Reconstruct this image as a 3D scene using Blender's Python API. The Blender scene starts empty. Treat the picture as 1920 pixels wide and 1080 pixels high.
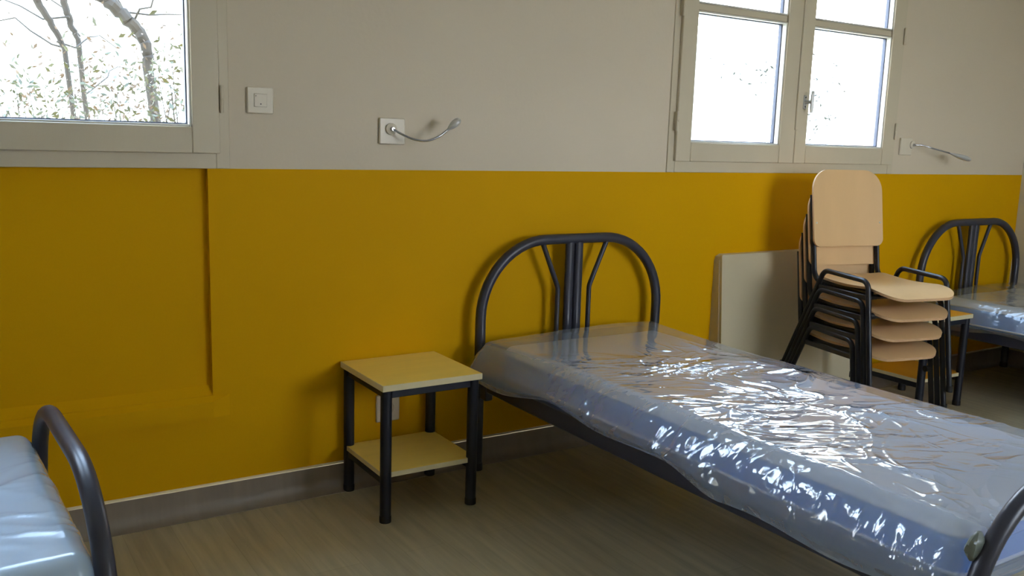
import bpy, math, random
import numpy as np
from mathutils import Vector, Matrix, noise
random.seed(7)
noise.seed_set(7)
S = bpy.context.scene
COL = S.collection
PI = math.pi
R = math.radians

# ------------------------------------------------------------ camera
CAM_POS = Vector((0.0, -3.0517, 1.31689))
YAW, PITCH, ROLL, FPX = 0.5707146, 0.1646703, 0.0313282, 1697.82
_f = Vector((math.sin(YAW)*math.cos(PITCH), math.cos(YAW)*math.cos(PITCH), -math.sin(PITCH)))
_r0 = Vector((math.cos(YAW), -math.sin(YAW), 0.0)); _u0 = _r0.cross(_f)
_r = math.cos(ROLL)*_r0 + math.sin(ROLL)*_u0
_u = -math.sin(ROLL)*_r0 + math.cos(ROLL)*_u0
cd = bpy.data.cameras.new('camera'); cam = bpy.data.objects.new('camera', cd); COL.objects.link(cam)
cam.matrix_world = Matrix(((_r.x, _u.x, -_f.x, CAM_POS.x), (_r.y, _u.y, -_f.y, CAM_POS.y),
                           (_r.z, _u.z, -_f.z, CAM_POS.z), (0, 0, 0, 1)))
cd.sensor_width = 36; cd.lens = FPX/1920*36; cd.clip_start = 0.02; cd.clip_end = 200
S.camera = cam

# ------------------------------------------------------------ world and exposure
S.view_settings.view_transform = 'Standard'; S.view_settings.look = 'None'
S.view_settings.gamma = 1; S.view_settings.use_curve_mapping = False
S.view_settings.exposure = 0.38
w = bpy.data.worlds.new('sky'); S.world = w; w.use_nodes = True
nt = w.node_tree; nt.nodes.clear()
bg = nt.nodes.new('ShaderNodeBackground'); wo = nt.nodes.new('ShaderNodeOutputWorld')
tc = nt.nodes.new('ShaderNodeTexCoord'); sx = nt.nodes.new('ShaderNodeSeparateXYZ'); cr = nt.nodes.new('ShaderNodeValToRGB')
nt.links.new(tc.outputs['Generated'], sx.inputs[0]); nt.links.new(sx.outputs['Z'], cr.inputs[0])
cr.color_ramp.elements[0].position = 0.0; cr.color_ramp.elements[0].color = (0.96, 0.97, 1.0, 1)
cr.color_ramp.elements[1].position = 0.7; cr.color_ramp.elements[1].color = (0.50, 0.70, 1.0, 1)
nt.links.new(cr.outputs[0], bg.inputs[0]); bg.inputs[1].default_value = 15.0
nt.links.new(bg.outputs[0], wo.inputs[0])
S.cycles.max_bounces = 10; S.cycles.diffuse_bounces = 5; S.cycles.transparent_max_bounces = 16
S.cycles.use_denoising = True; S.cycles.caustics_reflective = False; S.cycles.caustics_refractive = False
S.cycles.sample_clamp_indirect = 6.0

# room measures
XL, XR, YB, ZC = -5.6, 5.66, -4.6, 2.9
WIN = {1: (-0.79, 0.80), 2: (2.784, 4.325), 3: (-4.36, -2.77)}          # casement pairs in the far wall; the third, unseen, is added for light
ADDED_BACK = [(2.7, 4.1)]          # unseen window added behind the camera as a light source
WZ0, WZ1 = 1.235, 2.56
def portal(cx, cy, cz, sx_, sz_, rz):
    l = bpy.data.lights.new('portal', 'AREA'); l.shape = 'RECTANGLE'; l.size = sx_; l.size_y = sz_
    l.cycles.is_portal = True
    o = bpy.data.objects.new('window_portal', l); COL.objects.link(o); o.location = (cx, cy, cz)
    o.rotation_euler = (R(90), 0, rz)                  # area lights shine along local -Z
for a, b in WIN.values(): portal((a+b)/2, 0.33, 1.89, b-a+.1, 1.5, PI*0)
for a, b in ADDED_BACK: portal((a+b)/2, YB-0.33, 1.62, b-a+.1, 1.65, PI)

# ------------------------------------------------------------ materials
def lin(c):
    return tuple(((x/12.92) if x <= 0.04045 else ((x+0.055)/1.055)**2.4) for x in c)
def rgb(r, g, b): return lin((r/255, g/255, b/255)) + (1,)
class NT:
    def __init__(s, name):
        s.m = bpy.data.materials.new(name); s.m.use_nodes = True; s.t = s.m.node_tree; s.t.nodes.clear()
        s.out = s.t.nodes.new('ShaderNodeOutputMaterial')
    def n(s, kind, **kw):
        nd = s.t.nodes.new('ShaderNode'+kind)
        for k, v in kw.items(): setattr(nd, k, v)
        return nd
    def l(s, a, b): s.t.links.new(a, b)
def mat(name, col, rough=0.5, metal=0.0, var=0.0, vscale=6, bump=0.0, bscale=80, spec=0.5, stretch=(1, 1, 1), coat=0):
    x = NT(name); p = x.n('BsdfPrincipled'); x.l(p.outputs[0], x.out.inputs[0])
    p.inputs['Base Color'].default_value = col; p.inputs['Roughness'].default_value = rough
    p.inputs['Metallic'].default_value = metal; p.inputs['Specular IOR Level'].default_value = spec
    p.inputs['Coat Weight'].default_value = coat
    tcn = x.n('TexCoord'); mp = x.n('Mapping'); mp.inputs['Scale'].default_value = stretch
    x.l(tcn.outputs['Object'], mp.inputs[0])
    if var:
        nz = x.n('TexNoise'); nz.inputs['Scale'].default_value = vscale; nz.inputs['Detail'].default_value = 5
        x.l(mp.outputs[0], nz.inputs[0])
        mx = x.n('MixRGB', blend_type='MULTIPLY'); mx.inputs[0].default_value = 1
        rp = x.n('ValToRGB'); rp.color_ramp.elements[0].color = (1-var,)*3+(1,); rp.color_ramp.elements[1].color = (1+var*.3,)*3+(1,)
        rp.color_ramp.elements[0].position = .3; rp.color_ramp.elements[1].position = .7
        x.l(nz.outputs[0], rp.inputs[0]); mx.inputs[1].default_value = col; x.l(rp.outputs[0], mx.inputs[2])
        x.l(mx.outputs[0], p.inputs['Base Color'])
    if bump:
        nb = x.n('TexNoise'); nb.inputs['Scale'].default_value = bscale; nb.inputs['Detail'].default_value = 3
        x.l(mp.outputs[0], nb.inputs[0]); bp = x.n('Bump'); bp.inputs['Strength'].default_value = bump
        bp.inputs['Distance'].default_value = .002; x.l(nb.outputs[0], bp.inputs['Height']); x.l(bp.outputs[0], p.inputs['Normal'])
    return x.m

M = {}
M['upper'] = mat('cream_wall_paint', rgb(214, 201, 180), .6, var=.04, vscale=1.3, bump=.25, bscale=60)
M['yellow'] = mat('ochre_wall_paint', rgb(216, 162, 0), .6, var=.05, vscale=1.1, bump=.15, bscale=60, spec=.08)
M['right'] = mat('pale_side_wall_paint', rgb(205, 200, 180), .6, var=.04, vscale=1.5)
M['ceil'] = mat('white_ceiling', rgb(225, 223, 216), .8, var=.03)
M['winpaint'] = mat('painted_window_wood', rgb(206, 195, 172), .38, var=.03, vscale=8, bump=.1, bscale=40, stretch=(1, 1, .1))
M['seal'] = mat('grey_blue_glazing_seal', rgb(70, 76, 96), .5)
M['bead'] = mat('glazing_bead_white', rgb(220, 218, 212), .35)
M['tube'] = mat('charcoal_blue_powder_coat', rgb(50, 51, 64), .34, var=.08, vscale=30, bump=.08, bscale=300)
M['tube2'] = mat('black_powder_coat', rgb(18, 19, 29), .38, bump=.05, bscale=300)
M['stand'] = mat('dark_navy_coat', rgb(9, 13, 30), .42, bump=.05, bscale=300)
M['lam'] = mat('pale_laminate_board', rgb(255, 224, 116), .45, var=.05, vscale=5, stretch=(1, 6, 1))
M['lamedge'] = mat('laminate_edge_band', rgb(222, 208, 165), .5)
M['lam2'] = mat('honey_laminate_board', rgb(238, 168, 36), .45, var=.05, vscale=5)
M['beech'] = mat('beech_plywood', rgb(230, 190, 138), .38, var=.06, vscale=9, stretch=(1, 1, .12), bump=.05, bscale=120)
M['beechedge'] = mat('plywood_edge', rgb(214, 172, 128), .55, var=.2, vscale=60, stretch=(1, 1, 12))
M['plate'] = mat('white_switch_plastic', rgb(216, 207, 189), .35)
M['hole'] = mat('socket_hole', rgb(30, 30, 32), .6)
M['steel'] = mat('brushed_metal', rgb(190, 192, 198), .25, metal=1)
M['satin'] = mat('satin_nickel', rgb(205, 205, 205), .35, metal=.35)
M['wire'] = mat('dull_grey_paint', rgb(30, 30, 34), .9)
M['rivet'] = mat('rivet', rgb(230, 225, 215), .3, metal=.8)
M['heater'] = mat('off_white_panel', rgb(205, 192, 160), .45, var=.03, vscale=3)
M['mtop'] = mat('pale_mattress_ticking', rgb(230, 234, 246), .8, var=.04, vscale=5, bump=.2, bscale=150)
M['mside'] = mat('blue_mattress_border', rgb(118, 162, 238), .75, var=.06, vscale=6, bump=.2, bscale=150)
M['rubber'] = mat('black_rubber', rgb(16, 16, 18), .6)
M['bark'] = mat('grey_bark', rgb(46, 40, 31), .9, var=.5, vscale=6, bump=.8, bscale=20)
M['leaf'] = mat('olive_leaf', rgb(58, 60, 26), .6, var=.5, vscale=2)
M['dryleaf'] = mat('dry_leaf', rgb(78, 60, 38), .7, var=.5, vscale=2)
M['dark_leaf'] = mat('dark_leaf', rgb(26, 28, 18), .7)
M['bank'] = mat('pale_dry_bank', rgb(205, 200, 178), .95, var=.25, vscale=2.5)
M['render'] = mat('pale_rendered_facade', rgb(235, 236, 232), .9, var=.04)

# floor: faint wood-look vinyl planks running towards the wall
x = NT('vinyl_plank_floor'); p = x.n('BsdfPrincipled'); x.l(p.outputs[0], x.out.inputs[0])
tcn = x.n('TexCoord'); mp = x.n('Mapping'); mp.inputs['Rotation'].default_value = (0, 0, R(90)); x.l(tcn.outputs['Object'], mp.inputs[0])
br = x.n('TexBrick'); br.inputs['Scale'].default_value = 1.0; br.inputs['Brick Width'].default_value = 1.2; br.inputs['Row Height'].default_value = .15
br.inputs['Mortar Size'].default_value = .0012; br.inputs['Color1'].default_value = rgb(174, 161, 130); br.inputs['Color2'].default_value = rgb(182, 170, 138)
br.inputs['Mortar'].default_value = rgb(164, 151, 120); x.l(mp.outputs[0], br.inputs[0])
mp2 = x.n('Mapping'); mp2.inputs['Scale'].default_value = (22, 1.6, 1); x.l(tcn.outputs['Object'], mp2.inputs[0])
nz = x.n('TexNoise'); nz.inputs['Scale'].default_value = 1.6; nz.inputs['Detail'].default_value = 7; nz.inputs['Distortion'].default_value = .5; x.l(mp2.outputs[0], nz.inputs[0])
rp = x.n('ValToRGB'); rp.color_ramp.elements[0].color = (.80, .80, .80, 1); rp.color_ramp.elements[1].color = (1.1, 1.1, 1.1, 1)
rp.color_ramp.elements[0].position = .3; rp.color_ramp.elements[1].position = .7; x.l(nz.outputs[0], rp.inputs[0])
mx = x.n('MixRGB', blend_type='MULTIPLY'); mx.inputs[0].default_value = 1; x.l(br.outputs['Color'], mx.inputs[1]); x.l(rp.outputs[0], mx.inputs[2])
x.l(mx.outputs[0], p.inputs['Base Color']); p.inputs['Roughness'].default_value = .42
bp = x.n('Bump'); bp.inputs['Strength'].default_value = .15; bp.inputs['Distance'].default_value = .002; x.l(nz.outputs[0], bp.inputs['Height']); x.l(bp.outputs[0], p.inputs['Normal'])
M['floor'] = x.m
M['skirt'] = mat('grey_brown_vinyl_skirting', rgb(140, 127, 112), .45, var=.14, vscale=3, stretch=(9, 1, 1))
M['capbead'] = mat('cream_sealing_bead', rgb(240, 222, 178), .4)

# Fresnel weight that is the same from both sides of a thin sheet
def fresnel2(x, ior, normal=None):
    fr = x.n('Fresnel'); ge = x.n('NewGeometry'); mr = x.n('MapRange')
    mr.inputs['To Min'].default_value = ior; mr.inputs['To Max'].default_value = 1/ior
    x.l(ge.outputs['Backfacing'], mr.inputs['Value']); x.l(mr.outputs[0], fr.inputs[0])
    if normal: x.l(normal, fr.inputs['Normal'])
    return fr
# window glass
x = NT('window_glass'); tr = x.n('BsdfTransparent'); tr.inputs[0].default_value = (.97, .98, .98, 1)
gl = x.n('BsdfGlossy'); gl.inputs['Roughness'].default_value = .01
fr = fresnel2(x, 1.5); ms = x.n('MixShader')
x.l(fr.outputs[0], ms.inputs[0]); x.l(tr.outputs[0], ms.inputs[1]); x.l(gl.outputs[0], ms.inputs[2]); x.l(ms.outputs[0], x.out.inputs[0])
M['glass'] = x.m

# clear polythene film
def film(name, haze, tint, bump=.5, bs=14, gloss=1.7, rough=.09):
    x = NT(name)
    tcn = x.n('TexCoord'); mr0 = x.n('Mapping'); mr0.inputs['Rotation'].default_value = (0, 0, R(33)); x.l(tcn.outputs['Object'], mr0.inputs[0])
    mp = x.n('Mapping'); mp.inputs['Scale'].default_value = (.42, 1.15, 1.1); x.l(mr0.outputs[0], mp.inputs[0])
    n0 = x.n('TexNoise'); n0.inputs['Scale'].default_value = bs*.5; n0.inputs['Detail'].default_value = 2; x.l(mp.outputs[0], n0.inputs[0])
    wa = x.n('VectorMath', operation='MULTIPLY_ADD'); wa.inputs[1].default_value = (.34, .34, .34)
    x.l(n0.outputs['Color'], wa.inputs[0]); x.l(mp.outputs[0], wa.inputs[2])
    vo = x.n('TexVoronoi', feature='DISTANCE_TO_EDGE'); vo.inputs['Scale'].default_value = bs; x.l(wa.outputs[0], vo.inputs['Vector'])
    vq = x.n('TexVoronoi', feature='DISTANCE_TO_EDGE'); vq.inputs['Scale'].default_value = bs*2.6; x.l(wa.outputs[0], vq.inputs['Vector'])
    s1 = x.n('Math', operation='MULTIPLY_ADD'); s1.inputs[1].default_value = .35; x.l(vq.outputs[0], s1.inputs[0]); x.l(vo.outputs[0], s1.inputs[2])
    n2 = x.n('TexNoise'); n2.inputs['Scale'].default_value = 2.3; x.l(mp.outputs[0], n2.inputs[0])
    gt = x.n('MapRange'); gt.inputs['From Min'].default_value = .45; gt.inputs['From Max'].default_value = .60; x.l(n2.outputs[0], gt.inputs['Value'])
    s2 = x.n('Math', operation='MULTIPLY'); x.l(s1.outputs[0], s2.inputs[0]); x.l(gt.outputs[0], s2.inputs[1])
    bp = x.n('Bump'); bp.inputs['Strength'].default_value = bump; bp.inputs['Distance'].default_value = .02; x.l(s2.outputs[0], bp.inputs['Height'])
    tr = x.n('BsdfTransparent'); tr.inputs[0].default_value = (.96, .97, .98, 1)
    df = x.n('BsdfDiffuse'); df.inputs[0].default_value = tint
    tl = x.n('BsdfTranslucent'); tl.inputs[0].default_value = tint
    dm = x.n('MixShader'); dm.inputs[0].default_value = .35; x.l(df.outputs[0], dm.inputs[1]); x.l(tl.outputs[0], dm.inputs[2])
    hz = x.n('MixShader'); hz.inputs[0].default_value = haze; x.l(tr.outputs[0], hz.inputs[1]); x.l(dm.outputs[0], hz.inputs[2])
    gl = x.n('BsdfGlossy'); gl.inputs['Roughness'].default_value = rough; gl.inputs[0].default_value = (1, 1, 1, 1)
    x.l(bp.outputs[0], gl.inputs['Normal'])
    fr = fresnel2(x, 1.52, bp.outputs[0])
    mu = x.n('Math', operation='MULTIPLY'); mu.inputs[1].default_value = gloss; mu.use_clamp = True; x.l(fr.outputs[0], mu.inputs[0])
    ms = x.n('MixShader'); x.l(mu.outputs[0], ms.inputs[0]); x.l(hz.outputs[0], ms.inputs[1]); x.l(gl.outputs[0], ms.inputs[2])
    x.l(ms.outputs[0], x.out.inputs[0])
    return x.m
M['film'] = film('clear_polythene_film', .34, rgb(206, 222, 246), bump=.6, bs=7, gloss=1.7, rough=.06)
M['bunch'] = mat('bunched_plastic', rgb(112, 120, 112), .3)
M['film3'] = film('dull_polythene_film', .30, rgb(172, 180, 168), bump=.6, bs=7, gloss=1.2, rough=.12)
M['film2'] = film('hazy_polythene_film', .62, rgb(208, 228, 240), bump=.10, bs=3, gloss=1.1, rough=.2)

# ------------------------------------------------------------ geometry helpers
class MB:
    def __init__(s): s.v = []; s.f = []; s.mi = []
    def add(s, vs, fs, mi=0):
        b = len(s.v); s.v += [tuple(q) for q in vs]; s.f += [tuple(i+b for i in q) for q in fs]; s.mi += [mi]*len(fs)
        return s
    def box(s, x0, x1, y0, y1, z0, z1, mi=0, c=0.0):
        """box with edges chamfered by c"""
        if c <= 0:
            vs = [(x, y, z) for z in (z0, z1) for y in (y0, y1) for x in (x0, x1)]
            fs = [(0, 2, 3, 1), (4, 5, 7, 6), (0, 1, 5, 4), (2, 6, 7, 3), (0, 4, 6, 2), (1, 3, 7, 5)]
            return s.add(vs, fs, mi)
        lo = (x0, y0, z0); hi = (x1, y1, z1); vs = []; idx = {}
        for cx in (0, 1):
            for cy in (0, 1):
                for cz in (0, 1):
                    cn = (cx, cy, cz)
                    for ax in range(3):
                        pnt = []
                        for k in range(3):
                            base = hi[k] if cn[k] else lo[k]
                            if k != ax: base += -c if cn[k] else c
                            pnt.append(base)
                        idx[(cn, ax)] = len(vs); vs.append(tuple(pnt))
        fs = []
        for ax in range(3):
            o = [k for k in range(3) if k != ax]
            for sd in (0, 1):
                q = []
                for a, b in ((0, 0), (1, 0), (1, 1), (0, 1)):
                    cn = [0, 0, 0]; cn[ax] = sd; cn[o[0]] = a; cn[o[1]] = b; q.append(idx[(tuple(cn), ax)])
                fs.append(q)
        for ax in range(3):                            # edge strips along ax
            o = [k for k in range(3) if k != ax]
            for a in (0, 1):
                for b in (0, 1):
                    c0 = [0, 0, 0]; c1 = [0, 0, 0]
                    for cc, t in ((c0, 0), (c1, 1)): cc[ax] = t; cc[o[0]] = a; cc[o[1]] = b
                    fs.append([idx[(tuple(c0), o[0])], idx[(tuple(c1), o[0])], idx[(tuple(c1), o[1])], idx[(tuple(c0), o[1])]])
        for cx in (0, 1):
            for cy in (0, 1):
                for cz in (0, 1): fs.append([idx[((cx, cy, cz), k)] for k in range(3)])
        return s.add(vs, fs, mi)
    def tube(s, path, r, n=12, cap=True, mi=0, flat=1.0, up=None):
        P = [Vector(q) for q in path]; rr = r if isinstance(r, (list, tuple)) else [r]*len(P)
        T = []
        for i in range(len(P)):
            a = P[max(0, i-1)]; b = P[min(len(P)-1, i+1)]; T.append((b-a).normalized())
        ref = Vector(up) if up else (Vector((0, 0, 1)) if abs(T[0].z) < .9 else Vector((0, 1, 0)))
        N = (ref - T[0]*ref.dot(T[0])).normalized(); vs = []; fs = []
        for i, q in enumerate(P):
            N = (N - T[i]*N.dot(T[i])).normalized(); B = T[i].cross(N)
            for k in range(n):
                a = 2*PI*k/n; vs.append(q + N*(rr[i]*math.cos(a)*flat) + B*(rr[i]*math.sin(a)))
        for i in range(len(P)-1):
            for k in range(n):
                k2 = (k+1) % n; fs.append((i*n+k, i*n+k2, (i+1)*n+k2, (i+1)*n+k))
        if cap:
            fs.append(tuple(range(n))[::-1]); fs.append(tuple((len(P)-1)*n+k for k in range(n)))
        return s.add(vs, fs, mi)
    def build(s, name, m, parent=None, smooth=True, loc=None):
        me = bpy.data.meshes.new(name); me.from_pydata(s.v, [], s.f)
        ms = m if isinstance(m, (list, tuple)) else [m]
        for k in ms: me.materials.append(k)
        if len(ms) > 1: me.polygons.foreach_set('material_index', s.mi)
        import bmesh
        b = bmesh.new(); b.from_mesh(me); bmesh.ops.recalc_face_normals(b, faces=b.faces)
        if smooth:
            for e in b.edges:
                if len(e.link_faces) == 2 and e.calc_face_angle(0) > R(38): e.smooth = False
        b.to_mesh(me); b.free()
        me.polygons.foreach_set('use_smooth', [smooth]*len(me.polygons)); me.update()
        o = bpy.data.objects.new(name, me); COL.objects.link(o)
        if parent: o.parent = parent
        if loc: o.location = loc
        return o
def tag(o, label=None, cat=None, group=None, kind=None):
    if label: o['label'] = label
    if cat: o['category'] = cat
    if group: o['group'] = group
    if kind: o['kind'] = kind
    return o
def empty(name, loc, rz=0, label=None, cat=None, group=None):
    o = bpy.data.objects.new(name, None); o.empty_display_size = .1; COL.objects.link(o)
    o.location = loc; o.rotation_euler = (0, 0, rz)
    return tag(o, label, cat, group)
def kids(o): return [c for c in bpy.data.objects if c.parent == o]
def copy_tree(o, parent=None):
    c = o.copy(); COL.objects.link(c); c.parent = parent
    for ch in kids(o): copy_tree(ch, c)
    return c
def arc(c, a, b, r, t0, t1, n=8):
    """points c + r(cos t a + sin t b)"""
    c, a, b = Vector(c), Vector(a), Vector(b)
    return [c + a*(r*math.cos(t0+(t1-t0)*i/n)) + b*(r*math.sin(t0+(t1-t0)*i/n)) for i in range(n+1)]
def fillet(pts, rad, n=6):
    P = [Vector(q) for q in pts]; out = [P[0]]
    for i in range(1, len(P)-1):
        a, b, c = P[i-1], P[i], P[i+1]; u = (a-b).normalized(); v = (c-b).normalized()
        r = rad[i-1] if isinstance(rad, (list, tuple)) else rad
        ang = u.angle(v); d = min(r/math.tan(ang/2), (a-b).length*.49, (c-b).length*.49)
        p0 = b+u*d; p2 = b+v*d
        for k in range(n+1):
            t = k/n; out.append(p0*(1-t)**2 + b*(2*t*(1-t)) + p2*t*t)
    out.append(P[-1]); return out

# ------------------------------------------------------------ room shell
ZY = 1.186                                             # top of the yellow paint
def wall_strip(mb, x0, x1, z0, z1, holes, y0, y1, mi=0):
    """wall slab between z0..z1 with rectangular holes (hx0,hx1,hz0,hz1)"""
    xs = sorted({x0, x1, *[h[0] for h in holes], *[h[1] for h in holes]})
    zs = sorted({z0, z1, *[h[2] for h in holes], *[h[3] for h in holes]})
    for a, b in zip(xs[:-1], xs[1:]):
        for c, d in zip(zs[:-1], zs[1:]):
            if any(a >= h[0]-1e-6 and b <= h[1]+1e-6 and c >= h[2]-1e-6 and d <= h[3]+1e-6 for h in holes): continue
            mb.box(a, b, y0, y1, c, d, mi)
FR = .034                                              # width of fixed frame around casements
holes = [(WIN[k][0]-FR, WIN[k][1]+FR, ZY, WZ1+FR) for k in WIN]
wb = MB(); wall_strip(wb, XL-.3, XR+.3, ZY, ZC, holes, 0, .32, 0); wb.box(XL-.3, XR+.3, .026, .32, -.05, ZY, 1)
wall_strip(wb, XL-.3, XR+.3, -.05, ZY, [(-.762, .762, .42, ZY)], 0, .026, 1)
tag(wb.build('wall_back', [M['upper'], M['yellow']], smooth=False), kind='structure')
wb = MB(); wall_strip(wb, XL-.3, XR+.3, -.05, ZC, [(a, b, .9, 2.4) for a, b in ADDED_BACK], YB-.32, YB, 0)
tag(wb.build('wall_front', M['upper'], smooth=False), kind='structure')
tag(MB().box(XR, XR+.3, YB, 0, -.05, ZC).build('wall_right', M['right'], smooth=False), kind='structure')
tag(MB().box(XL-.3, XL, YB, 0, -.05, ZC).build('wall_left', M['upper'], smooth=False), kind='structure')
tag(MB().box(XL-.3, XR+.3, YB-.32, .32, -.12, 0).build('floor', M['floor'], smooth=False), kind='structure')
tag(MB().box(XL-.3, XR+.3, YB-.32, .32, ZC, ZC+.2).build('ceiling', M['ceil'], smooth=False), kind='structure')

# coved vinyl skirting with a cream bead on top
def skirting(name, p0, p1, nrm):
    prof = [(0, 0), (.045, 0), (.045, .0015), (.034, .003), (.022, .008), (.013, .017), (.007, .030), (.004, .046), (.004, .099), (0, .099)]
    p0, p1, nrm = Vector(p0), Vector(p1), Vector(nrm); mb = MB()
    vs = [p0+nrm*a+Vector((0, 0, b)) for a, b in prof] + [p1+nrm*a+Vector((0, 0, b)) for a, b in prof]
    n = len(prof); fs = [(i, (i+1) % n, n+(i+1) % n, n+i) for i in range(n)] + [tuple(range(n)), tuple(range(n, 2*n))]
    o = mb.add(vs, fs).build(name, M['skirt']); tag(o, kind='structure')
    m2 = MB(); m2.tube([p0+nrm*.003+Vector((0, 0, .103)), p1+nrm*.003+Vector((0, 0, .103))], .0055, 8)
    m2.build('sealing_bead', M['capbead'], o)
    return o
skirting('baseboard_back', (XL, 0, 0), (XR, 0, 0), (0, -1, 0))
skirting('baseboard_right', (XR, 0, 0), (XR, YB, 0), (-1, 0, 0))
skirting('baseboard_left', (XL, 0, 0), (XL, YB, 0), (1, 0, 0))

# slightly raised board under the panel recess of the first window
mb = MB()
def bevel_bar(mb, x0, x1, z0, z1, y, cl=0, cr=0, cb=0, ct=0):
    """raised board (front at -y) whose edges slope back by cl,cr,cb,ct"""
    vs = [(x0, 0, z0), (x1, 0, z0), (x1, 0, z1), (x0, 0, z1), (x0+cl, -y, z0+cb), (x1-cr, -y, z0+cb), (x1-cr, -y, z1-ct), (x0+cl, -y, z1-ct)]
    mb.add(vs, [(0, 3, 2, 1), (4, 5, 6, 7), (0, 1, 5, 4), (1, 2, 6, 5), (2, 3, 7, 6), (3, 0, 4, 7)])
bevel_bar(mb, -.80, .818, .343, .417, .018, cb=.000, ct=.016, cr=.060, cl=.004)
mb.add([(-.762, .026, .450), (-.762, .0, .4205), (-.762, .026, .4205), (.762, .026, .450), (.762, .0, .4205), (.762, .026, .4205)],
       [(0, 1, 2), (3, 5, 4), (0, 3, 4, 1), (1, 4, 5, 2), (0, 2, 5, 3)])
tag(mb.build('trim_1', M['yellow'], smooth=False), kind='structure')

# ------------------------------------------------------------ windows
def window(idx, x0, x1):
    mb = MB()                                          # fixed frame, almost flush with the wall
    zb, zt = ZY, WZ1+FR
    mb.box(x0-FR, x0+.01, -.006, .07, zb, zt, c=.002); mb.box(x1-.01, x1+FR, -.006, .07, zb, zt, c=.002)
    mb.box(x0+.01, x1-.01, -.006, .07, zb, WZ0+.012, c=.002); mb.box(x0+.01, x1-.01, -.006, .07, WZ1-.01, zt, c=.002)
    root = mb.build('window_%d' % idx, M['winpaint']); tag(root, kind='structure')
    mid = (x0+x1)/2 + (.002 if idx == 2 else 0)
    if idx == 2: mid = 3.553
    st = .088                                          # stile width
    for side, (a, b) in enumerate(((x0, mid-.0015), (mid+.0015, x1))):
        c = MB(); ya, yb = -.022, .040
        gl_, gr_ = a+st, b-st
        if side == 0: gr_ = b-.105
        else: gl_ = a+.080
        gz0, gz1 = WZ0+.085, WZ1-.085
        c.box(a, gl_, ya, yb, WZ0, WZ1, c=.003); c.box(gr_, b, ya, yb, WZ0, WZ1, c=.003)
        c.box(gl_, gr_, ya, yb, WZ0, gz0, c=.003); c.box(gl_, gr_, ya, yb, gz1, WZ1, c=.003)
        cas = c.build('casement', M['winpaint'], root)
        mz = 1.907
        c = MB(); c.box(gl_, gr_, -.012, .036, mz-.016, mz+.016, c=.004); c.build('glazing_bar', M['winpaint'], cas)
        for (p, q) in ((gz0, mz-.016), (mz+.016, gz1)):
            c = MB(); t = .007                          # pale glazing bead then dark seal at the pane
            for (u0, u1, v0, v1) in ((gl_, gl_+t, p, q), (gr_-t, gr_, p, q), (gl_+t, gr_-t, p, p+t), (gl_+t, gr_-t, q-t, q)):
                c.box(u0, u1, -.015, .012, v0, v1, 0, c=.002)
            c.build('glazing_bead', M['bead'], cas)
            c = MB(); t2 = .011
            for (u0, u1, v0, v1) in ((gl_, gl_+t2, p, q), (gr_-t2, gr_, p, q), (gl_+t2, gr_-t2, p, p+t2), (gl_+t2, gr_-t2, q-t2, q)):
                c.box(u0, u1, .012, .030, v0, v1, 0)
            c.build('glazing_seal', M['seal'], cas, smooth=False)
            c = MB(); c.box(gl_+.004, gr_-.004, .017, .021, p+.004, q-.004); c.build('pane', M['glass'], cas, smooth=False)
        hx = a-.006 if side == 0 else b+.006           # knuckle hinges
        for hz in (1.41, 1.90, 2.30):
            c = MB(); c.tube([(hx, -.026, hz-.043), (hx, -.026, hz-.002)], .0065, 10); c.tube([(hx, -.026, hz+.002), (hx, -.026, hz+.043)], .0065, 10)
            c.box(hx-.002, hx+.002, -.026, -.004, hz-.04, hz+.04); c.build('hinge', M['winpaint'], root)
    # cover strip over the meeting stiles and the small handle
    c = MB(); c.box(mid-.012, mid+.010, -.030, -.020, WZ0+.16 if idx == 2 else WZ0+.01, WZ1-.02, c=.003); c.build('meeting_strip', M['winpaint'], root)
    hx, hz = mid+.048, 1.530
    c = MB(); c.box(hx-.011, hx+.011, -.0265, -.020, hz-.032, hz+.032, c=.002)
    c.tube([(hx, -.02, hz), (hx, -.062, hz)], .009, 12); h = c.build('handle', M['satin'], root)
    c = MB(); c.tube([(hx+.001, -.066, hz-.052), (hx, -.066, hz-.03), (hx, -.066, hz+.03), (hx+.001, -.066, hz+.052)], [.007, .0095, .0095, .007], 10, flat=.8); c.build('grip', M['satin'], h)
    for dz in (-.022, .022):
        c = MB(); c.tube([(hx, -.0262, hz+dz), (hx, -.0275, hz+dz)], .0035, 8); c.build('screw', M['hole'], h)
window(1, *WIN[1]); window(2, *WIN[2]); window(3, *WIN[3])  # the last is out of view, added to light the beds from the left
for i, (a, b) in enumerate(ADDED_BACK):                      # frame and pane of the unseen window added for light
    c = MB(); y0, y1 = YB-.08, YB+.0
    c.box(a, a+.07, y0, y1, .9, 2.4, c=.003); c.box(b-.07, b, y0, y1, .9, 2.4, c=.003)
    c.box(a+.07, b-.07, y0, y1, .9, .98, c=.003); c.box(a+.07, b-.07, y0, y1, 2.32, 2.4, c=.003)
    c.box((a+b)/2-.05, (a+b)/2+.05, y0, y1, .98, 2.32, c=.003)
    c.box(a+.07, b-.07, y0+.02, y1-.02, 1.84, 1.87)
    o = c.build('window_%d' % (i+4), M['winpaint']); tag(o, kind='structure')
    c = MB(); c.box(a+.06, b-.06, YB-.05, YB-.046, .97, 2.33); c.build('pane', M['glass'], o, smooth=False)

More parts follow.
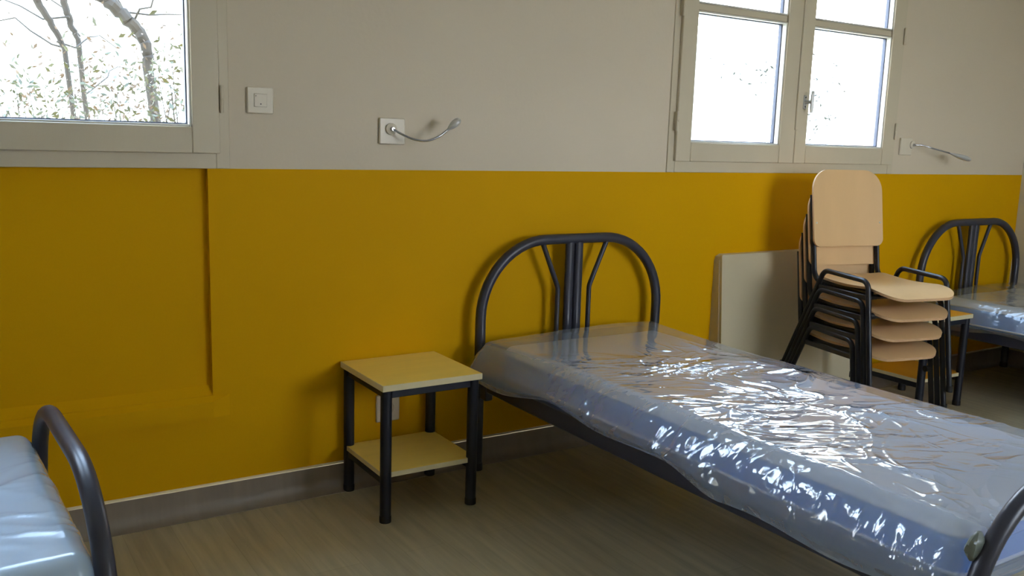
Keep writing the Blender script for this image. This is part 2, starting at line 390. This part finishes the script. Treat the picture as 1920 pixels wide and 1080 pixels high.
# ------------------------------------------------------------ wall fittings
def plate(name, x0, x1, z0, z1, label, cat, group=None, d=.011):
    cx, cz = (x0+x1)/2, (z0+z1)/2
    t = empty(name, (cx, 0, cz), 0, label, cat, group); hw, hh = (x1-x0)/2, (z1-z0)/2
    MB().box(-hw, hw, -d, 0, -hh, hh, c=.0035).build('cover_plate', M['plate'], t)
    return t
t = plate('light_switch', .892, .981, 1.369, 1.456, 'square cream wall switch between left window and left reading lamp', 'switch')
MB().box(-.022, .022, -.0145, -.009, -.022, .022, c=.002).build('rocker', M['plate'], t)
c = MB(); c.tube([(0, -.0146, -.012), (0, -.0154, -.012)], .0022, 10); c.build('indicator', M['hole'], t)
c = MB(); c.tube([(-.016, -.0146, .014), (-.016, -.0154, .014)], .0016, 8); c.build('indicator', M['hole'], t)
t = plate('wall_socket', 1.362, 1.458, .235, .341, 'white wall socket low on yellow wall seen behind bedside table', 'socket')
c = MB(); c.tube(arc((0, -.012, 0), (1, 0, 0), (0, 0, 1), .024, 0, 2*PI, 24), .0022, 6, cap=False); c.build('socket_rim', M['plate'], t)
c = MB(); c.tube([(0, -.0105, 0), (0, -.0125, 0)], .021, 24); c.build('socket_well', M['plate'], t)
for dx in (-.0095, .0095):
    c = MB(); c.tube([(dx, -.0126, 0), (dx, -.0132, 0)], .0028, 8); c.build('hole', M['hole'], t)

def lamp(x0, x1, z0, z1, path, head, label, hy):
    t = plate('reading_lamp', x0, x1, z0, z1, label, 'lamp', 'wall reading lamps'); o = t.location
    bx = Vector(path[0])-o
    c = MB(); c.tube([(bx.x, -.010, bx.z), (bx.x, -.018, bx.z), (bx.x, -.020, bx.z)], [.021, .021, .018], 24); c.build('lamp_base', M['plate'], t)
    c = MB(); c.tube([(bx.x, -.018, bx.z), (bx.x, -.034, bx.z)], [.008, .006], 14); c.build('collar', M['steel'], t)
    pts = [Vector((bx.x, -.020, bx.z))] + [Vector(q)-o for q in path]
    # smooth by Catmull-Rom
    sm = []
    P = [pts[0]]+pts+[pts[-1]]
    for i in range(1, len(P)-2):
        for k in range(8):
            u = k/8; a, b, d, e = P[i-1], P[i], P[i+1], P[i+2]
            sm.append(.5*((2*b)+(d-a)*u+(2*a-5*b+4*d-e)*u*u+(3*b-a-3*d+e)*u**3))
    sm.append(pts[-1])
    c = MB(); c.tube(sm, .0042, 10); c.build('flexible_neck', M['steel'], t)
    h0, h1 = pts[-1], Vector(head)-o; ax = (h1-h0)
    ts = [0, .12, .25, .4, .58, .75, .9, .98, 1.0]; rs = [.005, .007, .011, .0155, .019, .019, .014, .007, .001]
    c = MB(); c.tube([h0+ax*k for k in ts], rs, 16, flat=.75); c.build('lamp_head', M['satin'], t)
    L = h0+ax*.66
    return t
P1 = [(1.4104, -0.0300, 1.3334), (1.4327, -0.0500, 1.3173), (1.4695, -0.0750, 1.2997), (1.5156, -0.0900, 1.2955), (1.5599, -0.1000, 1.3120), (1.5923, -0.1000, 1.3339)]
lamp(1.367, 1.468, 1.278, 1.373, P1, (1.6411, -0.1100, 1.3777), 'left wall reading lamp with gooseneck curling up, beside the wall switch', -.1)
P2 = [(4.5051, -0.0300, 1.3437), (4.5325, -0.0500, 1.3434), (4.5705, -0.0800, 1.3320), (4.6244, -0.1000, 1.3193), (4.6836, -0.1200, 1.3066)]
lamp(4.405, 4.508, 1.288, 1.380, P2, (4.8429, -0.1500, 1.2724), 'right wall reading lamp with gooseneck drooping, beside the right window', -.1)

# off-white panel on the wall behind the chairs
X0, X1, ZT, ZBt = 3.085, 4.085, .806, .092
t = empty('wall_panel', ((X0+X1)/2, 0, ZBt), 0, 'large off-white rectangular panel standing against yellow wall behind chair stack', 'panel')
hw, hh = (X1-X0)/2, ZT-ZBt
def panel_slab(yb0, yf0, yb1, yf1, xa, xb, z0, z1, cut):
    """slab from z0..z1: bottom back/front yb0,yf0, top back/front yb1,yf1, top left corner cut"""
    def y(z, a, b): return a+(b-a)*(z-z0)/(z1-z0)
    out = [(xa, z0), (xb, z0), (xb, z1-.01), (xb-.01, z1), (xa+cut, z1), (xa+cut*.3, z1-cut*.35), (xa, z1-cut)]
    vs = [(a, y(b, yb0, yb1), b) for a, b in out] + [(a, y(b, yf0, yf1), b) for a, b in out]; n = len(out)
    return vs, [tuple(range(n)), tuple(range(n, 2*n))] + [(i, (i+1) % n, n+(i+1) % n, n+i) for i in range(n)]
mb = MB(); mb.add(*panel_slab(0, -.085, 0, -.030, -hw, hw, 0, hh, .03)); mb.build('back_box', M['heater'], t, smooth=False)
mb = MB(); mb.add(*panel_slab(-.086, -.100, -.031, -.045, -hw+.004, hw-.004, .006, hh, .006)); mb.build('front_board', M['heater'], t, smooth=False)

# ------------------------------------------------------------ beds
def arch_pts(h, rad=.30, hw=.45, z0=0.0, n=14):
    pts = [(-hw, z0), (-hw, h-rad-.15), (-hw, h-rad)]
    for i in range(1, n+1):
        a = PI/2*i/n; pts.append((-hw+rad-rad*math.cos(a), h-rad+rad*math.sin(a)))
    for i in range(0, n+1):
        a = PI/2*i/n; pts.append((hw-rad+rad*math.sin(a), h-rad+rad*math.cos(a)))
    pts += [(hw, h-rad-.15), (hw, z0)]
    return pts
def bed(loc, rz, label, length=2.02, hw=.45, hh=.916, fh=.61, group='metal single beds'):
    """bed frame; head end at local y=0, foot at local y=-length, origin on the floor under the headboard"""
    t = empty('bed_frame', loc, rz, label, 'bed', group); r = .0205
    hb = MB().tube([(a, 0, b) for a, b in arch_pts(hh, hw=hw, z0=.012)], r, 18, up=(0, 1, 0)).build('headboard', M['tube'], t)
    for x in (-.022, .022):
        MB().tube([(x-.010, 0, .34), (x-.010, 0, hh-.01)], .0208, 16, flat=.7, up=(0, 1, 0)).build('upright_bar', M['tube'], hb)
    for s in (-1, 1):
        MB().tube(fillet([(s*.166-.006, 0, hh-.006), (s*.080-.006, 0, hh-.20), (s*.080-.006, 0, .34)], .05), .0105, 10).build('brace_bar', M['tube'], hb)
    fb = MB().tube([(a, -length, b) for a, b in arch_pts(fh, hw=hw, z0=.012)], r, 18, up=(0, 1, 0)).build('footboard', M['tube'], t)
    for y, pr in ((0, hb), (-length, fb)):
        MB().box(-hw+.012, hw-.012, y-.013, y+.013, .33, .37, c=.004).build('cross_rail', M['tube'], pr)
        for s in (-1, 1):
            MB().tube([(s*hw, y, 0), (s*hw, y, .016), (s*hw, y, .03)], [.023, .023, .0215], 16).build('foot_cap', M['rubber'], pr)
    for s in (-1, 1):
        c = MB(); a = s*(hw+.004)
        lo, hi = min(a, a-s*.028), max(a, a-s*.028)
        c.box(lo, hi, -length+.016, -.016, .333, .398, c=.004); rl = c.build('side_rail', M['tube'], t)
        for y in (-.045, -length+.045):
            MB().box(min(a+s*.006, a-s*.03), max(a+s*.006, a-s*.03), y-.022, y+.022, .300, .405, c=.004).build('corner_bracket', M['tube'], rl)
    for k in range(13):                                # sprung slats under the mattress
        y = -.12-k*(length-.24)/12
        MB().box(-hw+.02, hw-.02, y-.03, y+.03, .352, .362, c=.002).build('slat', M['tube2'], t)
    return t

def nvec(v):
    return Vector((noise.noise(v), noise.noise(v+Vector((31.3, 7.1, 2.9))), noise.noise(v+Vector((5.7, 19.9, 43.1)))))
def fold(x, y, seed, sc=1.0):
    """crumple height of the film at surface coordinates: soft swells with narrow creases"""
    v = Vector((x*1.9*sc+y*.6+seed, y*2.2*sc-x*.7, seed*1.7))
    wv = nvec(v*1.1)*.9
    lo = noise.noise(v*1.6+wv)
    def crease(k, off, wd):
        n_ = noise.noise(v*k+wv*(.8*k)+Vector(off)); return math.exp(-abs(n_)/wd)
    gate = max(0, min(1, .55+1.6*noise.noise(v*1.3+Vector((5, 5, 5)))))
    return .28*lo + .50*crease(1.1, (3, 1, 4), .08)*gate + .34*crease(2.5, (7, 2, 9), .09)*gate + .20*crease(5.2, (1, 8, 3), .12)*gate - .1

def mattress(loc, rz, label, L=1.93, hw=.405, z0=.366, z1=.525, over=(.02, .02), seed=1.0, film_mat='film', big=None, amp=.020, cells=(230, 380)):
    """mattress in a clear bag. local y from -over..: head at y=0, foot at y=-L"""
    t = empty('wrapped_mattress', loc, rz, label, 'mattress', 'mattresses in clear plastic bags')
    def slab(hw, ya, yb, z0, z1, rc, re, nu, nv, name, m, disp=None, zf=None, mi_fn=None, close=True):
        # cross-section loop: superellipse-like rounded rectangle, swept along y with rounded ends
        loop = []
        def seg(p, q, n):
            for k in range(n): loop.append((p[0]+(q[0]-p[0])*k/n, p[1]+(q[1]-p[1])*k/n))
        cx = hw-re; h = z1-z0
        A = []
        def ac(ox, oz, t0, t1, n=7):
            return [(ox+re*math.cos(t0+(t1-t0)*k/n), oz+re*math.sin(t0+(t1-t0)*k/n)) for k in range(n+1)]
        c1 = ac(-cx, z0+re, -PI/2, -PI); c2 = ac(-cx, z1-re, PI, PI/2); c3 = ac(cx, z1-re, PI/2, 0); c4 = ac(cx, z0+re, 0, -PI/2)
        pts = c1+[None, 5]+c2+[None, nu]+c3+[None, 5]+c4+[None, 6]
        out = []
        i = 0
        while i < len(pts):
            q = pts[i]
            if q is None:
                n = pts[i+1]; a = out[-1]; b = pts[(i+2) % len(pts)]
                for k in range(1, n): out.append((a[0]+(b[0]-a[0])*k/n, a[1]+(b[1]-a[1])*k/n))
                i += 2
            else: out.append(q); i += 1
        n = len(out); vs = []; fs = []; zc = (z0+z1)/2; mis = []
        # ring stations
        st = []
        ne = 8
        for k in range(ne+1):
            a = PI/2*k/ne; st.append((ya-rc*(1-math.sin(a)) if False else ya-rc+rc*math.cos(a), rc-rc*math.sin(a)))
        ys = [ya-rc-(ya-yb-2*rc)*k/nv for k in range(1, nv)]
        st2 = st + [(y, 0) for y in ys]
        for k in range(ne+1):
            a = PI/2*k/ne; st2.append((yb+rc-rc*math.sin(a), rc-rc*math.cos(a)))
        for (y, ins) in st2:
            for (px, pz) in out:
                fx = (hw-ins)/hw; fz = (h/2-ins*.98)/(h/2)
                X, Z = px*fx, zc+(pz-zc)*max(fz, .02)
                vs.append([X, y, Z])
        m_ = len(st2)
        for i in range(m_-1):
            for k in range(n):
                k2 = (k+1) % n; fs.append((i*n+k, i*n+k2, (i+1)*n+k2, (i+1)*n+k))
        fs.append(tuple(range(n))); fs.append(tuple((m_-1)*n+k for k in range(n))[::-1])
        if disp:
            for v in vs: disp(v)
        mb = MB(); mb.add(vs, fs)
        if mi_fn: mb.mi = [mi_fn([vs[i] for i in f]) for f in fs]
        return mb.build(name, m, t)
    def pillow(v):
        # quilted top: slight swelling, softened corners
        if v[2] > z1-.03:
            v[2] += .004*noise.noise(Vector((v[0]*5, v[1]*5, seed)))
    slab(hw-.012, -.012, -L+.012, z0+.004, z1-.008, .045, .040, 26, 60, 'mattress_body', [M['mtop'], M['mside']], pillow,
         mi_fn=lambda q: 1 if sum(p[2] for p in q)/len(q) < z1-.038 else 0)
    for zz in (z1-.034, z0+.036):                      # piping round both edges
        rr = .045; pp = []
        hx, ya, yb = hw-.0115, -.0115, -L+.0115
        for (ox, oy, a0) in ((hx-rr, ya-rr, 0), (-hx+rr, ya-rr, PI/2), (-hx+rr, yb+rr, PI), (hx-rr, yb+rr, 1.5*PI)):
            pp += [(ox+rr*math.cos(a0+PI/2*k/6), oy+rr*math.sin(a0+PI/2*k/6), zz) for k in range(7)]
        pp.append(pp[0]); MB().tube(pp, .0045, 6, cap=False).build('piping', M['mtop'], t)
    h = z1-z0
    def crumple(v):
        X, Y, Z = v
        if Z < z0+.012:                                # underside stays flat on the slats
            v[2] = z0-.001
            if big: big(v, hw, L, z0, z1)
            return
        sgx = math.copysign(1, X); sgy = 1 if Y > -L/2 else -1
        dx = hw-abs(X); dy = min(abs(over[0]-Y), abs(Y+L+over[1]))
        f = fold(X+sgx*(z1-Z)*1.0, Y, seed)*(.35+.65*min(1, max(0, -Y-.15)/.6))
        wt = max(0, min(1, (Z-(z1-.045))/.045)); wt = wt*wt*(3-2*wt)      # 1 on top, 0 on the sides
        k = min(1, max(0, (Z-z0)/.03))
        edge = max(.35, min(1, dx/.12))
        v[2] = Z + wt*(amp*edge*max(f+.06, -.02) + .003)
        out = (1-wt)*amp*(1.0+.5*min(1, max(0, -Y/1.5)))*max(f+.18, 0)*k + (1-wt)*.002
        if dx < .05: v[0] = X + sgx*out
        elif dy < .08: v[1] = Y + sgy*out*.8
        if big: big(v, hw, L, z0, z1)
    slab(hw+.006, over[0], -L-over[1], z0, z1+.006, .040, .038, cells[0], cells[1], 'plastic_cover', M[film_mat], crumple)
    return t

BX, BY = 2.222, -.072
bed((BX, BY, 0), 0, 'dark metal bed frame in the middle with arched headboard, beside bedside table')
def drape(lift, headlift, spread):
    """the bag is wider than the mattress: its sides flare out over the rails, the head end stands up"""
    def big(v, hw, L, z0, z1):
        X, Y, Z = v
        hd = max(0, min(1, 1-(-Y)/.45))
        if Z > z0+.05: v[2] += headlift*hd**1.3*(.45+.55*math.sin((X+.25)*4.2))
        k = max(0, min(1, (z1-.02-Z)/(z1-z0-.02)))
        if abs(X) > hw-.03:
            sg = math.copysign(1, X)
            v[0] += sg*k**.8*(.070 if sg < 0 else .060)
            if sg < 0:
                t_ = max(0, min(1, (Y+1.28)/.25)); t_ = t_*t_*(3-2*t_)
                v[2] += k*k*(lift*t_*(.75+.25*math.sin(Y*9)) - .010*(1-t_) + .007*math.sin(Y*13+1))
        if X < -hw*.75: v[0] -= spread*max(0, 1-(-Y-.02)/.40)
    return big
mid_mat = mattress((BX, BY-.045, 0), 0, 'mattress wrapped in shiny clear plastic on the middle bed', seed=2.3, big=drape(.045, .022, .06))
# bunched film at the foot corner
mb = MB(); pts = []
for i in range(11):
    for k in range(16):
        a = 2*PI*k/16; rr = .024*math.sin(PI*(i+.5)/11)**.6*(1+.45*noise.noise(Vector((math.cos(a)*2, math.sin(a)*2, i*.35))))
        pts.append((-.418+rr*math.cos(a)+.0015*i, -1.955+rr*math.sin(a)*.6, .466+.0060*i))
mb.add(pts, [(i*16+k, i*16+(k+1) % 16, (i+1)*16+(k+1) % 16, (i+1)*16+k) for i in range(10) for k in range(16)]+[tuple(range(16)), tuple(160+k for k in range(16))])
tag(mb.build('bunched_corner', M['bunch'], mid_mat), label='dark grey bunched corner of the plastic bag')
# bed at the right wall
bed((5.095, BY, 0), 0, 'dark metal bed frame at far right in the room corner', hw=.485)
mattress((5.095, BY-.045, 0), 0, 'mattress in hazy plastic on the far right bed', hw=.445, seed=9.1, film_mat='film3', big=drape(.02, .02, .02), cells=(90, 150))

# bed at lower left, lying along the wall
bed((.22-2.02*math.cos(.047)+.0, -.819-2.02*math.sin(.047), 0), R(90)+.047, 'dark metal bed frame at lower left with its arched end in view')
mattress((.22-1.975*math.cos(.047), -.819-1.975*math.sin(.047), 0), R(90)+.047, 'mattress in milky plastic on the lower left bed', seed=5.2, film_mat='film2', L=1.945, hw=.43, z1=.490, amp=.010, cells=(110, 190), over=(.02, .012))

# ------------------------------------------------------------ bedside tables
def bedside(x0, x1, y0, y1, label, top, h=.49):
    cx, cy = (x0+x1)/2, (y0+y1)/2; W, D = (x1-x0)/2, (y1-y0)/2
    t = empty('bedside_table', (cx, cy, 0), 0, label, 'table', 'metal legged bedside tables')
    c = MB(); c.box(-W, W, -D, D, h-.022, h, c=.0012)
    c.mi = [0]*len(c.f); c.mi[4] = c.mi[5] = 0
    o = c.build('table_top', [M[top], M['lamedge']], t)
    for pl in o.data.polygons: pl.material_index = 0 if abs(pl.normal.z) > .8 else 1
    r = .0195
    for sx in (-1, 1):
        for sy in (-1, 1):
            px, py = sx*(W-.024), sy*(D-.024)
            lg = MB().tube([(px, py, .012), (px, py, h-.023)], r, 18).build('leg', M['stand'], t)
            MB().tube([(px, py, 0), (px, py, .020), (px, py, .024)], [r+.0012, r+.0012, r], 18).build('foot_cap', M['rubber'], lg)
    for zz, nm in ((h-.050, 'apron_rail'), (.132, 'shelf_rail')):
        for s in (-1, 1):
            if nm == 'apron_rail': MB().box(-W+.04, W-.04, s*(D-.024)-.010, s*(D-.024)+.010, zz, zz+.0265, c=.002).build(nm, M['stand'], t)
            MB().box(s*(W-.024)-.010, s*(W-.024)+.010, -D+.04, D-.04, zz, zz+.0265, c=.002).build(nm, M['stand'], t)
    c = MB(); e = .018; k = .010                       # shelf board notched round the legs
    c.box(-W+k, W-k, -D+e, D-e, .159, .177, c=.001); 
    o = c.build('shelf', [M[top], M['lamedge']], t)
    for pl in o.data.polygons: pl.material_index = 0 if abs(pl.normal.z) > .8 else 1
    return t
bedside(1.2184, 1.6031, -.3799, -.0085, 'bedside table with pale yellow top and shelf, left of the middle bed', 'lam')
bedside(4.120, 4.505, -.462, -.092, 'bedside table mostly hidden behind the stacked chairs', 'lam2')

# ------------------------------------------------------------ stacked chairs
HS = .458
def sheet(name, m, parent, rows, T, edge_mat):
    """rows: list of (halfwidth, fn(x)->(y,z)); builds a thick curved ply sheet"""
    nx = 16; mb = MB(); top = []; bot = []
    for (w_, fn, nrm) in rows:
        for k in range(nx+1):
            xx = w_*(-1+2*k/nx); q = Vector(fn(xx)); top.append(q + Vector(nrm)*T/2); bot.append(q - Vector(nrm)*T/2)
    n = nx+1; m_ = len(rows); fs = []; mi = []
    for i in range(m_-1):
        for k in range(nx):
            fs.append((i*n+k, i*n+k+1, (i+1)*n+k+1, (i+1)*n+k)); mi.append(0)
            o = n*m_; fs.append((o+i*n+k, o+(i+1)*n+k, o+(i+1)*n+k+1, o+i*n+k+1)); mi.append(0)
    o = n*m_
    rim = [k for k in range(nx)] + [i*n+nx for i in range(m_-1)] + [(m_-1)*n+k for k in range(nx, 0, -1)] + [i*n for i in range(m_-1, 0, -1)]
    for a, b in zip(rim, rim[1:]+rim[:1]): fs.append((a, b, o+b, o+a)); mi.append(1)
    mb.add(top+bot, fs); mb.mi = mi
    return mb.build(name, [m, edge_mat], parent)
def rounded_rows(n, L, W, r0, r1, taper=0.0):
    """stations s in 0..L with half widths with rounded corners r0 at s=0 and r1 at s=L"""
    out = []
    ss = []
    for k in range(9): ss.append(r0*(1-math.cos(PI/2*k/8)))
    for k in range(1, n): ss.append(r0+(L-r0-r1)*k/n)
    for k in range(9): ss.append(L-r1+r1*math.sin(PI/2*k/8))
    for s in ss:
        w_ = W - taper*(s/L)
        if s < r0: w_ -= r0-math.sqrt(max(0, r0*r0-(r0-s)**2))
        if s > L-r1: w_ -= r1-math.sqrt(max(0, r1*r1-(s-(L-r1))**2))
        out.append((s, max(w_, .004)))
    return out
SW = .205; SX = .218
def chair(label):
    t = empty('stacking_chair', (0, 0, 0), 0, label, 'chair', 'stacked wooden chairs with black metal frames')
    rows = []
    for s, w_ in rounded_rows(14, .47, SW, .10, .03, taper=.012):
        y = -.29+s; u = s/.47
        z = HS - .030*max(0, 1-u/.30)**1.8 - .010*math.sin(PI*min(1, max(0, (u-.3)/.7))) + .008*u
        rows.append((w_, (lambda xx, y=y, z=z, u=u: (xx, y, z-.006*(1-(xx/SW)**2)*(0.3+.7*u))), (0, -.12 if u < .2 else 0, 1)))
    sheet('seat', M['beech'], t, rows, .011, M['beechedge'])
    rows = []; tilt = R(9); yb = .185
    for s, w_ in rounded_rows(12, .352, .200, .035, .095):
        zz = HS+.135+s; yy = yb + (zz-HS)*math.tan(tilt)
        rows.append((w_, (lambda xx, yy=yy, zz=zz: (xx, yy+.012*(1-(xx/.200)**2), zz)), (0, -1, .15)))
    b = sheet('backrest', M['beech'], t, rows, .010, M['beechedge'])
    for s in (-1, 1):
        zz = HS+.245; yy = yb+(zz-HS)*math.tan(tilt)
        MB().tube([(s*.184, yy-.000, zz), (s*.184, yy-.0055, zz)], .0045, 10).build('rivet', M['rivet'], b)
    for s in (-1, 1):                                   # back upright bending forward under the seat
        x_ = s*.184; z1 = HS+.37; y1 = yb+.020+(z1-HS)*math.tan(tilt)
        MB().tube(fillet([(x_, y1, z1), (x_, yb+.018, HS-.018), (x_, -.165, HS-.022)], .07, 8), .011, 12, flat=1.25, up=(0, 1, 0)).build('back_upright', M['tube2'], t)
        x_ = s*SX                                       # side loop: front leg, low arm, rear leg
        zt = HS+.034
        lg = MB().tube(fillet([(x_+s*.004, -.250, .012), (x_, -.175, zt), (x_, .100, zt+.010), (x_+s*.006, .330, .012)], [.045, .05], 8), .0115, 14).build('leg_loop', M['tube2'], t)
        for (fx, fy) in ((x_+s*.004, -.250), (x_+s*.006, .330)):
            MB().tube([(fx, fy, 0), (fx, fy, .028)], .0145, 12).build('foot_cap', M['rubber'], lg)
        MB().box(min(x_, s*.170), max(x_, s*.170), -.187, -.167, HS-.042, HS-.022, c=.003).build('side_bracket', M['tube2'], t)
        yr = .120
        MB().box(min(x_, s*.140), max(x_, s*.140), yr-.012, yr+.008, HS-.046, HS-.026, c=.003).build('side_bracket', M['tube2'], t)
        MB().box(x_-.006, x_+.006, -.182, .125, HS-.046, HS-.024, c=.002).build('side_rail', M['tube2'], t)
        MB().tube([(s*(SX-.004), -.196, HS-.11), (s*(SX-.030), -.196, HS-.11)], .014, 12).build('stacking_buffer', M['rubber'], t)
    for y in (-.165, .118):
        MB().tube([(-.205, y, HS-.034), (.205, y, HS-.034)], .010, 12).build('cross_bar', M['tube2'], t)
    return t
CA = -.20; CX, CY = 3.571, -.491
STK = ['topmost chair of the stack, full beech seat and backrest visible', 'second chair from the top of the stack',
       'third chair from the top of the stack, just above the lowest', 'lowest chair of the stack, its legs on the floor']
proto = chair(STK[3]); chairs = [proto]
for k in range(1, 4):
    c = copy_tree(proto); c['label'] = STK[3-k]; chairs.append(c)
DZ, DY = .090, -.020
for k, c in enumerate(chairs):
    fwd = Vector((math.sin(-CA), math.cos(-CA), 0))     # local +y (towards the chair back)
    c.rotation_euler = (0, 0, CA)
    c.location = Vector((CX, CY, DZ*k)) + fwd*(DY*k)

# ------------------------------------------------------------ outside the windows
gm = MB(); gv = []; nxg, nyg = 40, 30
for j in range(nyg+1):
    for i in range(nxg+1):
        X = -14+34*i/nxg; Y = .32+20*j/nyg; Z = -.6 + max(0, Y-3.0)*.34
        Z += .25*noise.noise(Vector((X*.5, Y*.5, 1)))*(1 if Y > 1 else 0); gv.append((X, Y, Z))
gm.add(gv, [(j*(nxg+1)+i, j*(nxg+1)+i+1, (j+1)*(nxg+1)+i+1, (j+1)*(nxg+1)+i) for j in range(nyg) for i in range(nxg)])
tag(gm.build('hillside', M['bank']), kind='structure')
tag(MB().box(-14, 20, -25, YB-.32, -.8, -.6).build('yard', M['skirt'], smooth=False), kind='structure')

def leaves(mb, pts, size, rnd):
    for q in pts:
        a = Vector([rnd.uniform(-1, 1) for _ in range(3)]).normalized(); b = a.cross(Vector((rnd.uniform(-1, 1), rnd.uniform(-1, 1), .3))).normalized()
        s = size*rnd.uniform(.5, 1.4); n_ = a.cross(b)*s*.12
        q = Vector(q); mb.add([q-a*s, q-b*s*.38+n_, q+a*s, q+b*s*.38+n_], [(0, 1, 2), (0, 2, 3)])
def wob(path, amp, rnd, n=5):
    out = []
    for a, b in zip(path[:-1], path[1:]):
        for k in range(n):
            q = Vector(a).lerp(Vector(b), k/n); out.append(q+Vector([rnd.uniform(-amp, amp) for _ in range(3)]))
    out.append(Vector(path[-1])); return out
def tree(pts_, yd, r0, r1, label, twigs, seed, leafn=60):
    rnd = random.Random(seed)
    path = [Vector(q) for q in pts_]
    top = path[0]; foot = path[-1]
    gz = -.6+max(0, yd-3.0)*.34-.15
    base = Vector((foot.x+.15, yd, gz)); path = [top+(top-path[1]).normalized()*1.4] + path + [base]
    t = empty('tree', (base.x, yd, gz), 0, label, 'tree'); o = t.location.copy()
    pw = wob([q-o for q in path], r0*.35, rnd); n = len(pw)
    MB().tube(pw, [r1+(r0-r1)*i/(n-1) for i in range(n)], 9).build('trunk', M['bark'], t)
    c = MB()
    for k in range(twigs):
        i = rnd.randrange(2, n-3); a = pw[i]; d = Vector((rnd.uniform(-1, 1), rnd.uniform(-.6, .6), rnd.uniform(-.1, .9))).normalized()
        L = rnd.uniform(.5, 1.4); pts = wob([a, a+d*L*.5, a+d*L+Vector((0, 0, -.1))], .05, rnd, 3)
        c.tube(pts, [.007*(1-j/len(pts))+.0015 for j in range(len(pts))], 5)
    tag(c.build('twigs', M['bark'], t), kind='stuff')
    c = MB(); leaves(c, [pw[rnd.randrange(1, n)]+Vector((rnd.gauss(0, .45), rnd.gauss(0, .3), rnd.gauss(0, .35))) for _ in range(leafn)], .02, rnd)
    tag(c.build('leaves', M['dryleaf'], t), kind='stuff')
tree([(0.6651, 4.2000, 2.1840), (0.7350, 4.2000, 2.0667), (0.7960, 4.2000, 1.9463), (0.8483, 4.2000, 1.8342)], 4.2, .016, .03, 'leaning grey tree at left behind the left window', 4, 1, 40)
tree([(0.8985, 4.6000, 2.2527), (0.9211, 4.6000, 2.1220), (0.9456, 4.6000, 2.0286), (0.9851, 4.6000, 1.9394)], 4.6, .018, .03, 'thin upright tree in the middle behind the left window', 4, 2, 40)
tree([(1.0806, 3.9000, 2.1777), (1.1589, 3.9000, 2.0900), (1.2597, 3.9000, 2.0062), (1.3258, 3.9000, 1.8775), (1.3498, 3.9000, 1.7435)], 3.9, .035, .05, 'thick leaning tree at right behind the left window', 6, 3, 90)
def shrub(cx0, cz0, yd, w_, h_, n, label, m, seed, size=.020):
    rnd = random.Random(seed); c0 = Vector((cx0, yd, cz0)); gz = -.6+max(0, yd-3)*.34-.1
    t = empty('shrub', (c0.x, yd, gz), 0, label, 'shrub'); H = c0.z-gz
    c = MB()
    for k in range(max(3, n//40)):
        q = Vector((rnd.gauss(0, w_*.6), rnd.uniform(-.25, .25), H+rnd.uniform(-.2, h_)))
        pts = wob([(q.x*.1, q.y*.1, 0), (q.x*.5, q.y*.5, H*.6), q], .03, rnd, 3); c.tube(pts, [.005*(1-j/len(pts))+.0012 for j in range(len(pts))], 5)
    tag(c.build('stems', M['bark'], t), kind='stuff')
    c = MB(); leaves(c, [(rnd.gauss(0, w_), max(-.35, min(.35, rnd.gauss(0, .14))), H+rnd.gauss(0, h_)) for _ in range(n)], size, rnd)
    tag(c.build('leaves', m, t), kind='stuff')
shrub(0.589, 1.406, 2.6, .45, .17, 900, 'low olive shrub at left below the trees outside the left window', M['leaf'], 11)
shrub(1.096, 1.456, 3.5, .40, .22, 800, 'dry brown shrub in the middle outside the left window', M['dryleaf'], 12)
shrub(1.077, 1.458, 1.8, .16, .24, 420, 'leafy shrub at the right edge outside the left window', M['leaf'], 13)
shrub(9.400, 2.239, 5.5, .35, .12, 110, 'sparse shrub outside the left casement of the right window', M['dark_leaf'], 14, .03)
shrub(11.187, 1.908, 6.0, .25, .3, 90, 'sparse shrub outside the right casement of the right window', M['dark_leaf'], 15, .03)
pb, pt = (8.0894, 3.0000, 1.1979), (8.0599, 3.0000, 2.9923)
t = empty('pole', (pb[0], 3.0, -.6), 0, 'thin pole standing outside the right window', 'pole')
MB().tube([(0, 0, -.05), (0, 0, 4.4)], .011, 8).build('shaft', M['wire'], t)
MB().tube([(0, 0, -.02), (0, 0, .05)], .03, 10).build('base', M['wire'], t)
